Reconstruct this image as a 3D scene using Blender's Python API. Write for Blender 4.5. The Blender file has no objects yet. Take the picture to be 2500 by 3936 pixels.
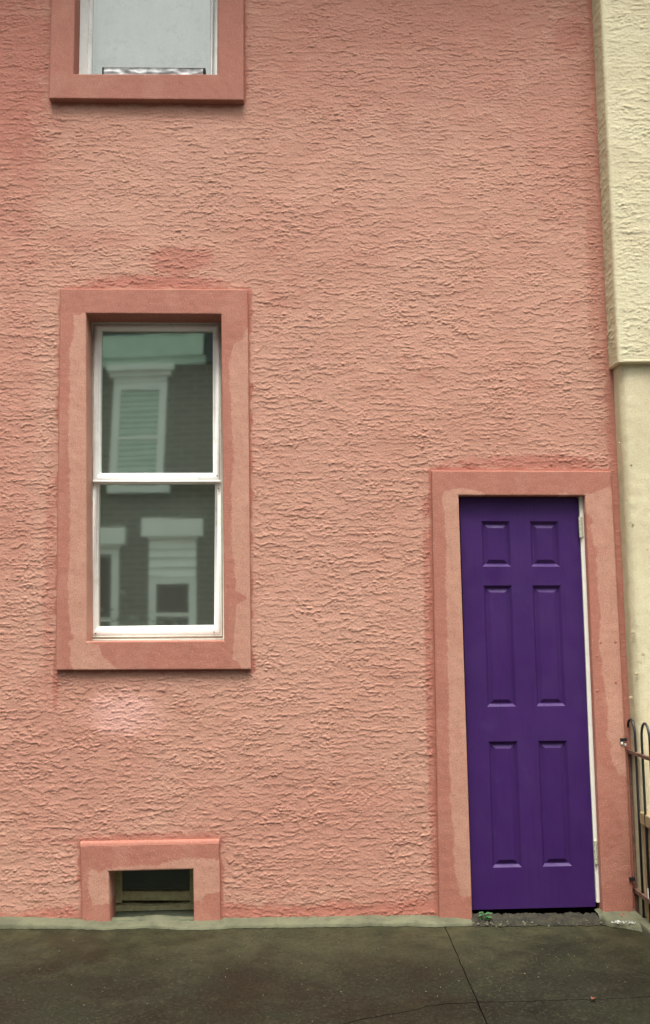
import bpy, bmesh, math, random
import numpy as np
from mathutils import Vector, Matrix, noise as mnoise

random.seed(7)
rng = np.random.default_rng(7)
SC = bpy.context.scene
COL = SC.collection

# ------------------------------------------------------------------ camera
YAW, PITCH, ROLL = math.radians(2.55), math.radians(6.6), math.radians(-0.67)
CAM = Vector((0.0, -4.75, 1.405))
FOC = 2500 * 35 / 24          # focal length in photograph pixels (35 mm lens)
fwd = Vector((math.sin(YAW) * math.cos(PITCH), math.cos(YAW) * math.cos(PITCH), math.sin(PITCH)))
r0 = Vector((math.cos(YAW), -math.sin(YAW), 0)); u0 = r0.cross(fwd)
RGT = r0 * math.cos(ROLL) + u0 * math.sin(ROLL)
UPV = -r0 * math.sin(ROLL) + u0 * math.cos(ROLL)
cd = bpy.data.cameras.new('camera'); cam = bpy.data.objects.new('camera', cd); COL.objects.link(cam)
cd.sensor_fit = 'HORIZONTAL'; cd.sensor_width = 24; cd.lens = 35; cd.clip_end = 500; cd.clip_start = 0.05
M = Matrix((RGT, UPV, -fwd)).transposed().to_4x4(); M.translation = CAM
cam.matrix_world = M
SC.camera = cam

# ------------------------------------------------------------------ light (overcast day)
SUN_EL, SUN_AZ = math.radians(69), math.radians(-16)     # azimuth measured from straight behind the camera, minus = left
w = bpy.data.worlds.new('World'); SC.world = w; w.use_nodes = True
nt = w.node_tree; nt.nodes.clear()
out = nt.nodes.new('ShaderNodeOutputWorld'); bg = nt.nodes.new('ShaderNodeBackground')
sky = nt.nodes.new('ShaderNodeTexSky'); sky.sky_type = 'NISHITA'; sky.sun_disc = False
sky.sun_elevation = SUN_EL; sky.sun_rotation = math.pi + SUN_AZ
sky.air_density = 1.2; sky.dust_density = 6.0; sky.ozone_density = 0.3
hsv = nt.nodes.new('ShaderNodeHueSaturation'); hsv.inputs['Saturation'].default_value = 0.12
nt.links.new(sky.outputs[0], hsv.inputs['Color']); nt.links.new(hsv.outputs[0], bg.inputs['Color'])
bg.inputs['Strength'].default_value = 0.092
nt.links.new(bg.outputs[0], out.inputs[0])
ld = bpy.data.lights.new('sun', 'SUN'); ld.energy = 1.5; ld.angle = math.radians(24); ld.color = (1.0, 0.965, 0.91)
sun = bpy.data.objects.new('sun', ld); COL.objects.link(sun)
sdir = Vector((math.sin(SUN_AZ) * math.cos(SUN_EL), -math.cos(SUN_AZ) * math.cos(SUN_EL), math.sin(SUN_EL)))
sun.rotation_euler = sdir.to_track_quat('Z', 'Y').to_euler(); sun.location = (0, -3, 9)
vs = SC.view_settings
vs.view_transform = 'Standard'; vs.look = 'None'; vs.gamma = 1; vs.use_curve_mapping = False; vs.exposure = 1.58

# ------------------------------------------------------------------ picking points of the place from measured image positions
def ray(u, v):
    return fwd + RGT * ((u - 1250) / FOC) - UPV * ((v - 1968) / FOC)
def onY(u, v, y=0.0):
    d = ray(u, v); t = (y - CAM.y) / d.y; return CAM + d * t
def onX(u, v, x):
    d = ray(u, v); t = (x - CAM.x) / d.x; return CAM + d * t
def GZ(x): return -0.0175 * (x + 1.25)        # the street falls gently to the right
def onZ(u, v, z=0.0):
    d = ray(u, v); t = (z - 0.0175 * 1.25 - 0.0175 * CAM.x - CAM.z) / (d.z + 0.0175 * d.x); return CAM + d * t
def lay(o):
    for v in o.data.vertices: v.co.z += GZ(v.co.x + (o.parent.location.x if o.parent else 0))
    return o
def XZ(u, v, y=0.0):
    p = onY(u, v, y); return (p.x, p.z)

# ------------------------------------------------------------------ noise in numpy
_g = rng.normal(size=(256, 256, 2)); _g /= np.linalg.norm(_g, axis=2, keepdims=True)
def pn(x, y, s=0):
    x = x + s * 17.31; y = y + s * 9.77
    xi = np.floor(x).astype(np.int64); yi = np.floor(y).astype(np.int64)
    xf = x - xi; yf = y - yi
    def gd(ix, iy, dx, dy):
        g = _g[ix & 255, iy & 255]; return g[..., 0] * dx + g[..., 1] * dy
    sx = xf * xf * xf * (xf * (xf * 6 - 15) + 10); sy = yf * yf * yf * (yf * (yf * 6 - 15) + 10)
    a = gd(xi, yi, xf, yf); b = gd(xi + 1, yi, xf - 1, yf); c = gd(xi, yi + 1, xf, yf - 1); d = gd(xi + 1, yi + 1, xf - 1, yf - 1)
    return ((a + (b - a) * sx) + ((c + (d - c) * sx) - (a + (b - a) * sx)) * sy) * 1.5
def sstep(a, b, x):
    t = np.clip((x - a) / (b - a), 0, 1); return t * t * (3 - 2 * t)
def poly_sd(px, pz, poly):
    """signed distance, positive inside"""
    d = np.full(px.shape, 1e9); ins = np.zeros(px.shape, bool)
    n = len(poly)
    for i in range(n):
        ax, az = poly[i]; bx, bz = poly[(i + 1) % n]
        ex, ez = bx - ax, bz - az; L = ex * ex + ez * ez + 1e-12
        t = np.clip(((px - ax) * ex + (pz - az) * ez) / L, 0, 1)
        d = np.minimum(d, np.hypot(px - ax - t * ex, pz - az - t * ez))
        if abs(ez) > 1e-9:
            cr = ((az > pz) != (bz > pz)) & (px < ex * (pz - az) / ez + ax)
            ins ^= cr
    return np.where(ins, d, -d)

# ------------------------------------------------------------------ objects
def link(o, parent=None):
    COL.objects.link(o)
    if parent: o.parent = parent
    return o
def tag(o, label=None, cat=None, group=None, kind=None):
    if label: o['label'] = label
    if cat: o['category'] = cat
    if group: o['group'] = group
    if kind: o['kind'] = kind
    return o
def empty(name, loc=(0, 0, 0), parent=None):
    o = bpy.data.objects.new(name, None); o.empty_display_size = 0.1; o.location = loc
    return link(o, parent)
def mesh_np(name, verts, faces, mat, parent=None, attrs=None, smooth=False):
    verts = np.asarray(verts, np.float32); faces = np.asarray(faces, np.int32)
    me = bpy.data.meshes.new(name); n = len(verts); m, k = faces.shape
    me.vertices.add(n); me.vertices.foreach_set('co', verts.ravel())
    me.loops.add(m * k); me.loops.foreach_set('vertex_index', faces.ravel())
    me.polygons.add(m); me.polygons.foreach_set('loop_start', np.arange(0, m * k, k, dtype=np.int32))
    me.polygons.foreach_set('loop_total', np.full(m, k, np.int32))
    me.update(calc_edges=True)
    for kx, va in (attrs or {}).items():
        a = me.attributes.new(kx, 'FLOAT', 'POINT'); a.data.foreach_set('value', np.asarray(va, np.float32).ravel())
    if smooth: me.polygons.foreach_set('use_smooth', np.ones(m, bool))
    me.materials.append(mat)
    o = bpy.data.objects.new(name, me)
    if parent: o.matrix_parent_inverse = Matrix.Identity(4)
    link(o, parent)
    if parent:
        wp = world_of(parent)
        o.location = (-wp.x, -wp.y, -wp.z)
    return o
def world_of(o):
    p = Vector((0, 0, 0))
    while o: p += o.location; o = o.parent
    return p
class MB:
    def __init__(s): s.v = []; s.f = []
    def add(s, vs, fs):
        b = len(s.v); s.v += [tuple(p) for p in vs]; s.f += [tuple(i + b for i in q) for q in fs]; return s
    def box(s, x0, x1, y0, y1, z0, z1):
        return s.add([(x0, y0, z0), (x1, y0, z0), (x1, y1, z0), (x0, y1, z0), (x0, y0, z1), (x1, y0, z1), (x1, y1, z1), (x0, y1, z1)],
                     [(0, 3, 2, 1), (4, 5, 6, 7), (0, 1, 5, 4), (1, 2, 6, 5), (2, 3, 7, 6), (3, 0, 4, 7)])
    def quadprism(s, q, yf, yb, chamfer=0.0):
        """q = four (x,z) counter-clockwise seen from the street; front at yf, back at yb"""
        c = chamfer
        if c <= 0:
            return s.add([(x, yf, z) for x, z in q] + [(x, yb, z) for x, z in q],
                         [(0, 1, 2, 3), (7, 6, 5, 4)] + [(i, i + 4, (i + 1) % 4 + 4, (i + 1) % 4) for i in range(4)])
        cx = sum(p[0] for p in q) / 4; cz = sum(p[1] for p in q) / 4
        def ins(p):
            return (p[0] + math.copysign(c, cx - p[0]), p[1] + math.copysign(c, cz - p[1]))
        vs = [(x, yf, z) for x, z in map(ins, q)] + [(x, yf + c, z) for x, z in q] + [(x, yb, z) for x, z in q]
        fs = [(0, 1, 2, 3), (11, 10, 9, 8)]
        for i in range(4):
            j = (i + 1) % 4
            fs += [(i, i + 4, j + 4, j), (i + 4, i + 8, j + 8, j + 4)]
        return s.add(vs, fs)
    def tube(s, pts, r, n=8):
        pts = [Vector(p) for p in pts]; rings = []
        for i, p in enumerate(pts):
            d = (pts[min(i + 1, len(pts) - 1)] - pts[max(i - 1, 0)]).normalized()
            a = d.cross(Vector((0.31, 0.2, 0.93)));
            if a.length < 1e-3: a = d.cross(Vector((1, 0, 0)))
            a.normalize(); b = d.cross(a)
            rr = r[i] if isinstance(r, (list, tuple)) else r
            rings.append([p + (a * math.cos(2 * math.pi * k / n) + b * math.sin(2 * math.pi * k / n)) * rr for k in range(n)])
        vs = [q for R in rings for q in R]; fs = []
        for i in range(len(rings) - 1):
            for k in range(n):
                fs.append((i * n + k, i * n + (k + 1) % n, (i + 1) * n + (k + 1) % n, (i + 1) * n + k))
        fs.append(tuple(range(n))[::-1]); fs.append(tuple((len(rings) - 1) * n + k for k in range(n)))
        return s.add(vs, fs)
    def build(s, name, mat, parent=None, smooth=False):
        me = bpy.data.meshes.new(name); me.from_pydata([tuple(p) for p in s.v], [], s.f); me.update()
        if smooth: me.polygons.foreach_set('use_smooth', np.ones(len(me.polygons), bool))
        me.materials.append(mat)
        o = bpy.data.objects.new(name, me); link(o, parent)
        if parent: o.location = -world_of(parent)
        return o

# ------------------------------------------------------------------ materials
def mat(name):
    m = bpy.data.materials.new(name); m.use_nodes = True
    t = m.node_tree; return m, t, t.nodes['Principled BSDF']
def N(t, kind, **kw):
    n = t.nodes.new(kind)
    for k, v in kw.items():
        if k in n.inputs: n.inputs[k].default_value = v
        else: setattr(n, k, v)
    return n
def mixc(t, a, b, fac):
    n = t.nodes.new('ShaderNodeMix'); n.data_type = 'RGBA'
    for sock, v in ((n.inputs[6], a), (n.inputs[7], b), (n.inputs[0], fac)):
        if isinstance(v, bpy.types.NodeSocket): t.links.new(v, sock)
        else: sock.default_value = (*v, 1) if isinstance(v, tuple) and len(v) == 3 else v
    return n.outputs[2]
def ramp(t, src, p0, p1, c0=0.0, c1=1.0):
    n = t.nodes.new('ShaderNodeMapRange'); n.inputs[1].default_value = p0; n.inputs[2].default_value = p1
    n.inputs[3].default_value = c0; n.inputs[4].default_value = c1; n.clamp = True
    t.links.new(src, n.inputs[0]); return n.outputs[0]
def math_(t, op, a, b):
    n = t.nodes.new('ShaderNodeMath'); n.operation = op
    for i, v in enumerate((a, b)):
        if isinstance(v, bpy.types.NodeSocket): t.links.new(v, n.inputs[i])
        else: n.inputs[i].default_value = v
    return n.outputs[0]
def noise(t, scale, detail=3, rough=0.55, sz=None):
    g = t.nodes.new('ShaderNodeNewGeometry')
    n = t.nodes.new('ShaderNodeTexNoise'); n.inputs['Scale'].default_value = scale
    n.inputs['Detail'].default_value = detail; n.inputs['Roughness'].default_value = rough
    if sz:
        mp = t.nodes.new('ShaderNodeMapping'); mp.inputs['Scale'].default_value = sz
        t.links.new(g.outputs['Position'], mp.inputs['Vector']); t.links.new(mp.outputs[0], n.inputs['Vector'])
    else: t.links.new(g.outputs['Position'], n.inputs['Vector'])
    return n.outputs[0]
def attr(t, name):
    n = t.nodes.new('ShaderNodeAttribute'); n.attribute_name = name; return n.outputs['Fac']
def bump(t, b, h, dist, strength=1.0):
    n = t.nodes.new('ShaderNodeBump'); n.inputs['Distance'].default_value = dist; n.inputs['Strength'].default_value = strength
    t.links.new(h, n.inputs['Height']); t.links.new(n.outputs[0], b.inputs['Normal']); return n
def plain(name, col, rough=0.6, var=0.12, sc=9.0, grain=220.0, gd=0.0006, metal=0.0, dirt=None, dirt_amt=0.0):
    m, t, b = mat(name)
    lo = tuple(c * (1 - var) for c in col); hi = tuple(min(1, c * (1 + var)) for c in col)
    c = mixc(t, lo, hi, ramp(t, noise(t, sc, 5), 0.3, 0.7))
    c = mixc(t, c, tuple(x * 0.8 for x in col), ramp(t, noise(t, grain, 2), 0.55, 0.8, 0, 0.5))
    if dirt:
        c = mixc(t, c, dirt, ramp(t, noise(t, sc * 2.3, 6, 0.7), 0.52, 0.68, 0, dirt_amt))
    t.links.new(c, b.inputs['Base Color']); b.inputs['Roughness'].default_value = rough; b.inputs['Metallic'].default_value = metal
    if gd: bump(t, b, noise(t, grain, 3), gd)
    return m

def stucco_mat(name, light, coat_shade, chalk=(0.60, 0.335, 0.275)):
    m, t, b = mat(name)
    mott = noise(t, 2.3, 5, 0.6); fine = noise(t, 300, 2)
    lt = mixc(t, tuple(c * 0.92 for c in light), tuple(c * 1.07 for c in light), ramp(t, mott, 0.3, 0.7))
    blot = noise(t, 55, 4, 0.6)
    lt = mixc(t, lt, (light[0] * 0.86, light[1] * 0.80, light[2] * 0.76), ramp(t, blot, 0.5, 0.75, 0, 0.5))
    lt = mixc(t, lt, (light[0] * 0.88, light[1] * 0.80, light[2] * 0.78), ramp(t, noise(t, 1.1, 6, 0.7), 0.44, 0.64, 0, 0.85))
    lt = mixc(t, lt, (light[0] * 1.02, light[1] * 1.08, light[2] * 1.04), ramp(t, noise(t, 4.2, 6, 0.7), 0.52, 0.7, 0, 0.6))
    fr = mixc(t, tuple(c * 0.93 for c in coat_shade), tuple(c * 1.06 for c in coat_shade), ramp(t, noise(t, 18, 4), 0.3, 0.7))
    c = mixc(t, lt, fr, attr(t, 'coat_shade'))
    c = mixc(t, c, (min(1, light[0] * 1.22), light[1] * 1.34, light[2] * 1.34), math_(t, 'MULTIPLY', attr(t, 'crest'), 0.5))  # ridge tops lightened by height: top-lit highlights put into the colour
    c = mixc(t, c, chalk, attr(t, 'chalk'))
    c = mixc(t, c, tuple(x * 0.72 for x in coat_shade), ramp(t, fine, 0.58, 0.85, 0, 0.45))
    grit = noise(t, 125, 3, 0.75)
    c = mixc(t, c, tuple(x * 0.62 for x in coat_shade), ramp(t, grit, 0.56, 0.74, 0, 0.50))
    c = mixc(t, c, tuple(min(1, x * 1.3) for x in light), ramp(t, grit, 0.44, 0.27, 0, 0.45))
    t.links.new(c, b.inputs['Base Color']); b.inputs['Roughness'].default_value = 0.82
    b.inputs['Specular IOR Level'].default_value = 0.3
    bump(t, b, math_(t, 'ADD', fine, math_(t, 'MULTIPLY', noise(t, 105, 3, 0.6), 1.1)), 0.0017, 0.9)
    return m
PINK_L = (0.474, 0.257, 0.184); PINK_F = (0.375, 0.142, 0.100)
M_stucco = stucco_mat('pink stucco', PINK_L, PINK_F)
def trim_mat():
    m, t, b = mat('pink trim paint')
    lt = mixc(t, (0.43, 0.226, 0.155), (0.48, 0.254, 0.178), ramp(t, noise(t, 9, 5), 0.3, 0.7))
    dk = mixc(t, (0.335, 0.130, 0.090), (0.375, 0.150, 0.103), ramp(t, noise(t, 7, 5), 0.3, 0.7))
    c = mixc(t, dk, lt, attr(t, 'coat_shade'))
    c = mixc(t, c, (0.27, 0.10, 0.075), ramp(t, noise(t, 120, 3, 0.75), 0.52, 0.70, 0, 0.7))
    c = mixc(t, c, (0.60, 0.36, 0.27), ramp(t, noise(t, 150, 3, 0.75), 0.56, 0.72, 0, 0.7))
    c = mixc(t, c, (0.26, 0.115, 0.085), ramp(t, noise(t, 6, 6, 0.7, (3.0, 1, 0.6)), 0.56, 0.76, 0, 0.35))
    t.links.new(c, b.inputs['Base Color']); b.inputs['Roughness'].default_value = 0.75
    b.inputs['Specular IOR Level'].default_value = 0.3
    bump(t, b, noise(t, 150, 4, 0.75), 0.0022, 1.0)
    return m
M_trim = trim_mat()
M_cream = stucco_mat('cream stucco', (0.590, 0.540, 0.355), (0.46, 0.41, 0.245), (0.45, 0.36, 0.2))
M_white = plain('white vinyl', (0.80, 0.81, 0.75), 0.42, 0.05, 6, 150, 0.0002, dirt=(0.40, 0.38, 0.27), dirt_amt=0.25)
M_offwhite = plain('weathered white aluminium', (0.62, 0.62, 0.53), 0.5, 0.08, 10, 150, 0.0003, dirt=(0.38, 0.36, 0.25), dirt_amt=0.4)
M_jamb = plain('white painted jamb', (0.80, 0.80, 0.70), 0.5, 0.05, 8, 160, 0.0004, dirt=(0.45, 0.42, 0.3), dirt_amt=0.2)
M_black = plain('black gap', (0.012, 0.011, 0.010), 0.9, 0.1)
M_room = plain('dark room', (0.05, 0.055, 0.045), 0.9, 0.1)
M_iron = plain('black railing paint', (0.014, 0.014, 0.015), 0.45, 0.2, 14, 200, 0.0008)
M_rust = plain('rusty iron', (0.16, 0.085, 0.055), 0.8, 0.3, 30, 160, 0.0015, dirt=(0.03, 0.02, 0.018), dirt_amt=0.7)
M_chip = plain('bare white primer', (0.8, 0.82, 0.85), 0.5, 0.05)
M_mortar = plain('grey green mortar', (0.105, 0.106, 0.060), 0.9, 0.25, 6, 130, 0.003, dirt=(0.05, 0.052, 0.03), dirt_amt=0.6)
M_sill = plain('mossy sill', (0.055, 0.066, 0.038), 0.9, 0.3, 12, 130, 0.003, dirt=(0.05, 0.06, 0.03), dirt_amt=0.8)
M_stone = plain('tan stoop stone', (0.33, 0.245, 0.115), 0.85, 0.2, 8, 120, 0.003, dirt=(0.12, 0.09, 0.05), dirt_amt=0.6)
M_wood = plain('weathered cellar board', (0.30, 0.29, 0.15), 0.8, 0.2, 25, 140, 0.001, dirt=(0.06, 0.06, 0.03), dirt_amt=0.6)
M_foil = plain('crumpled foil', (0.32, 0.33, 0.32), 0.5, 0.6, 26, 200, 0.0, metal=0.2)
M_shade = plain('pale window shade', (0.84, 0.85, 0.80), 0.9, 0.08, 5, 120, 0.003, dirt=(0.52, 0.56, 0.52), dirt_amt=0.6)
M_leaf = plain('weed green', (0.035, 0.115, 0.028), 0.6, 0.3, 60, 300, 0.0004)
M_dead = plain('dead leaf', (0.20, 0.055, 0.028), 0.8, 0.3, 80, 300, 0.0004)
M_crumb = plain('white plaster', (0.42, 0.42, 0.38), 0.9, 0.12, 40, 200, 0.001)
M_rubble = plain('grey rubble', (0.10, 0.095, 0.062), 0.95, 0.5, 50, 200, 0.001)
M_grit = plain('pale grit', (0.15, 0.135, 0.085), 0.9, 0.5, 30, 200, 0.001)
M_dirt = plain('joint dirt', (0.022, 0.020, 0.013), 0.95, 0.3, 20, 150, 0.003)
M_asph = plain('asphalt', (0.05, 0.05, 0.048), 0.9, 0.2, 3, 90, 0.004)
M_kerb = plain('kerb concrete', (0.22, 0.21, 0.18), 0.9, 0.15, 6, 110, 0.003)
M_bwhite = plain('far white paint', (0.80, 0.81, 0.76), 0.6, 0.05, 3, 60, 0.0)
M_bshade = plain('far pale blind', (0.50, 0.62, 0.52), 0.7, 0.06, 4, 60, 0.0)
M_slate = plain('dark roof slate', (0.04, 0.045, 0.05), 0.8, 0.2, 4, 60, 0.0)
M_bark = plain('bark', (0.09, 0.07, 0.05), 0.9, 0.3, 20, 90, 0.004)
M_crown = plain('street tree leaf', (0.17, 0.20, 0.12), 0.6, 0.4, 5, 60, 0.0)

def pavement_mat():
    m, t, b = mat('damp concrete pavement')
    big = noise(t, 1.5, 6, 0.6); mid = noise(t, 7, 6, 0.65); sp = noise(t, 80, 4, 0.7)
    g = N(t, 'ShaderNodeNewGeometry'); xyz = N(t, 'ShaderNodeSeparateXYZ'); t.links.new(g.outputs['Position'], xyz.inputs[0])
    dry = ramp(t, math_(t, 'ADD', xyz.outputs[1], math_(t, 'MULTIPLY', math_(t, 'SUBTRACT', big, 0.5), 1.6)), -0.75, -0.05)
    wet = mixc(t, (0.0060, 0.0062, 0.0024), (0.0150, 0.0140, 0.0058), ramp(t, big, 0.38, 0.64))
    c = mixc(t, wet, (0.047, 0.044, 0.019), math_(t, 'MULTIPLY', dry, ramp(t, mid, 0.25, 0.62)))
    c = mixc(t, c, (0.034, 0.030, 0.016), ramp(t, mid, 0.54, 0.76, 0, 0.5))
    c = mixc(t, c, (0.008, 0.012, 0.0035), ramp(t, noise(t, 3.1, 5), 0.5, 0.7, 0, 0.5))
    c = mixc(t, c, (0.060, 0.055, 0.027), ramp(t, sp, 0.52, 0.72, 0, 0.6))
    c = mixc(t, c, (0.005, 0.005, 0.003), ramp(t, noise(t, 60, 4, 0.75), 0.52, 0.68, 0, 0.75))
    t.links.new(c, b.inputs['Base Color']); t.links.new(ramp(t, big, 0.35, 0.65, 0.45, 0.85), b.inputs['Roughness'])
    b.inputs['Specular IOR Level'].default_value = 0.22
    bump(t, b, math_(t, 'ADD', sp, mid), 0.004, 0.9)
    return m
M_pave = pavement_mat()

def door_mat():
    m, t, b = mat('purple door paint')
    c = mixc(t, (0.037, 0.0110, 0.084), (0.046, 0.0150, 0.098), ramp(t, noise(t, 4, 5), 0.3, 0.7))
    c = mixc(t, c, (0.060, 0.038, 0.130), ramp(t, noise(t, 5.5, 6, 0.7), 0.58, 0.78, 0, 0.5))
    c = mixc(t, c, (0.018, 0.008, 0.050), ramp(t, noise(t, 46, 3, 0.6), 0.68, 0.74, 0, 0.6))
    c = mixc(t, c, (0.16, 0.12, 0.27), ramp(t, noise(t, 240, 2), 0.74, 0.84, 0, 0.6))
    t.links.new(c, b.inputs['Base Color']); b.inputs['Roughness'].default_value = 0.5
    b.inputs['Specular IOR Level'].default_value = 0.22
    c = mixc(t, c, (0.020, 0.007, 0.052), ramp(t, noise(t, 5, 6, 0.7, (6.0, 1, 0.5)), 0.54, 0.76, 0, 0.5))
    t.links.new(c, b.inputs['Base Color'])
    t.links.new(ramp(t, noise(t, 7, 5, 0.65), 0.35, 0.65, 0.36, 0.62), b.inputs['Roughness'])
    bump(t, b, math_(t, 'ADD', noise(t, 130, 3, 0.7), math_(t, 'MULTIPLY', noise(t, 16, 4, 0.7, (9.0, 1, 0.6)), 0.8)), 0.0011, 0.8)
    return m
M_door = door_mat()

def glass_mat(name, refl, tint, wave, mesh_haze_amt=0.3, haze=(0.075, 0.085, 0.07)):
    m, t, b = mat(name)
    t.nodes.remove(b); o = t.nodes['Material Output']
    g = N(t, 'ShaderNodeBsdfGlossy', Roughness=0.032); g.inputs['Color'].default_value = (*tint, 1)
    tr = N(t, 'ShaderNodeBsdfTransparent'); tr.inputs['Color'].default_value = (0.84, 0.86, 0.83, 1)
    df = N(t, 'ShaderNodeBsdfDiffuse'); df.inputs['Color'].default_value = (*haze, 1)     # insect mesh, plus reflected sky haze painted in as a diffuse layer
    mx0 = N(t, 'ShaderNodeMixShader'); mx0.inputs[0].default_value = mesh_haze_amt
    t.links.new(tr.outputs[0], mx0.inputs[1]); t.links.new(df.outputs[0], mx0.inputs[2])
    mx = N(t, 'ShaderNodeMixShader'); mx.inputs[0].default_value = refl
    t.links.new(mx0.outputs[0], mx.inputs[1]); t.links.new(g.outputs[0], mx.inputs[2]); t.links.new(mx.outputs[0], o.inputs[0])
    bn = N(t, 'ShaderNodeBump'); bn.inputs['Distance'].default_value = wave
    t.links.new(noise(t, 9, 2, 0.4, (0.5, 1, 3.0)), bn.inputs['Height']); t.links.new(bn.outputs[0], g.inputs['Normal'])
    return m
M_glass = glass_mat('old window glass', 0.56, (0.80, 1.0, 0.87), 0.00004, 0.6, (0.13, 0.155, 0.13))
M_glass_up = glass_mat('upper window glass', 0.20, (0.95, 1.0, 0.96), 0.0002)
M_glass_dark = glass_mat('cellar glass', 0.06, (0.8, 1.0, 0.9), 0.0004)

def brick_mat():
    m, t, b = mat('opposite brick')
    g = N(t, 'ShaderNodeNewGeometry'); sp = N(t, 'ShaderNodeSeparateXYZ'); cb = N(t, 'ShaderNodeCombineXYZ')
    t.links.new(g.outputs['Position'], sp.inputs[0])
    t.links.new(math_(t, 'ADD', sp.outputs[0], sp.outputs[1]), cb.inputs[0]); t.links.new(sp.outputs[2], cb.inputs[1])
    br = N(t, 'ShaderNodeTexBrick', Scale=1.0); br.inputs['Brick Width'].default_value = 0.4; br.inputs['Row Height'].default_value = 0.11
    br.inputs['Mortar Size'].default_value = 0.022; br.inputs['Mortar Smooth'].default_value = 0.3
    br.inputs['Color1'].default_value = (0.135, 0.115, 0.085, 1); br.inputs['Color2'].default_value = (0.105, 0.09, 0.07, 1)
    br.inputs['Mortar'].default_value = (0.175, 0.16, 0.125, 1)
    t.links.new(cb.outputs[0], br.inputs['Vector']); t.links.new(br.outputs['Color'], b.inputs['Base Color'])
    b.inputs['Roughness'].default_value = 0.9
    return m
M_brick = brick_mat()

# ------------------------------------------------------------------ relief of the trowelled stucco (a height in metres over x,z)
def trowel(x, z, s=0, amp=1.0):
    wx = x + 0.008 * pn(x * 26, z * 26, s + 1) + 0.007 * pn(x * 64, z * 64, s + 8)
    wz = z + 0.004 * pn(x * 9, z * 20, s + 2) + 0.0055 * pn(x * 46, z * 54, s + 3) + 0.0055 * pn(x * 96, z * 96, s + 4) + 0.0018 * pn(x * 190, z * 190, s + 5)
    h = np.zeros_like(x)
    zone = 0.72 + 0.28 * sstep(-0.35, 0.35, pn(x * 2.6, z * 3.4, s + 50))      # some trowel loads were laid flatter
    for k, (lam, a, fx, fz, am, fm) in enumerate(((0.036, 0.42, 3.0, 8.0, 0.0072, 9.5), (0.027, 0.48, 4.5, 13.0, 0.0068, 13.0), (0.047, 0.55, 5.5, 9.0, 0.0074, 10.5), (0.021, 0.65, 8.0, 15.0, 0.0058, 16.0))):
        ph = wz / lam + a * pn(wx * fx, wz * fz, s + 11 + k) + 0.25 * pn(wx * 17, wz * 34, s + 15 + k)
        idx = np.floor(ph); t = (ph - idx) * lam                       # metres above the lower lip
        mask = sstep(0.06, 0.16, pn(wx * fm + idx * 3.77, idx * 7.13 + wz * 2.0, s + 21 + k) + 0.38 * pn(wx * 42, wz * 42, s + 31 + k))
        mask *= 0.60 + 0.50 * sstep(-0.3, 0.4, pn(x * 11, z * 15, s + 35 + k))
        prof = sstep(0.0, 0.0024, t) * (np.exp(-t / 0.0036) * 0.86 + 0.14 * (1 - t / lam))
        h = np.maximum(h, am * zone * mask * prof)
    rough = sstep(0.05, 0.45, pn(x * 5.5, z * 8, s + 40))                # patches of torn, lumpy mortar
    h += rough * 0.0050 * np.clip(pn(x * 66, z * 92, s + 44) - 0.10, 0, 1)
    h += 0.0006 * pn(x * 55, z * 85, s + 41) + 0.0006 * pn(x * 115, z * 140, s + 42) + 0.0014 * pn(x * 5, z * 9, s + 43)
    return h * amp

# ================================================================== THE SETTING
# ground below, pavement of four slabs parted by a joint and a crack
jw = [onZ(*p) for p in ((1716, 3573), (1773, 3696), (1835, 3843), (1875, 3936))]
ck = [onZ(*p) for p in ((1290, 3940), (1400, 3912), (1552, 3884), (1640, 3866), (1716, 3854), (1839, 3847), (1990, 3845), (2149, 3839), (2300, 3836), (2500, 3827))]
pave = MB().box(-14, 14, -3.0, 0.6, -0.45, -0.075).build('pavement', M_dirt); lay(pave); tag(pave, kind='structure')
jx = np.polyfit([p.y for p in jw], [p.x for p in jw], 1)
def joint_x(y): return jx[0] * y + jx[1]
ckl = [(-14, -1.62), (-2.4, -1.60), (-0.5, -1.42)] + [(p.x, p.y) for p in ck]
ckl.append((14, ckl[-1][1] + 0.06))
iJ = [i for i in range(len(ckl) - 1) if ckl[i][0] < joint_x(ckl[i][1])][-1]
cy = ckl[iJ][1] + (joint_x(ckl[iJ][1]) - ckl[iJ][0]) * (ckl[iJ + 1][1] - ckl[iJ][1]) / (ckl[iJ + 1][0] - ckl[iJ][0])
jr = random.Random(3)
def fine_line(pts, amp, step=0.03):
    o = []
    for a, b in zip(pts[:-1], pts[1:]):
        n = max(1, min(60, int(math.dist(a, b) / step)))
        for k in range(n):
            t = k / n; o.append((a[0] + (b[0] - a[0]) * t + jr.uniform(-amp, amp), a[1] + (b[1] - a[1]) * t + jr.uniform(-amp, amp)))
    o.append(pts[-1]); return o
left_ck = fine_line(ckl[:iJ + 1] + [(joint_x(cy), cy)], 0.004)
right_ck = fine_line([(joint_x(cy), cy)] + ckl[iJ + 1:], 0.004)
jb = fine_line([(joint_x(0.5), 0.5), (joint_x(cy), cy)], 0.0015, 0.05)
jf = fine_line([(joint_x(cy), cy), (joint_x(-3.0), -3.0)], 0.0015, 0.05)
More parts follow.
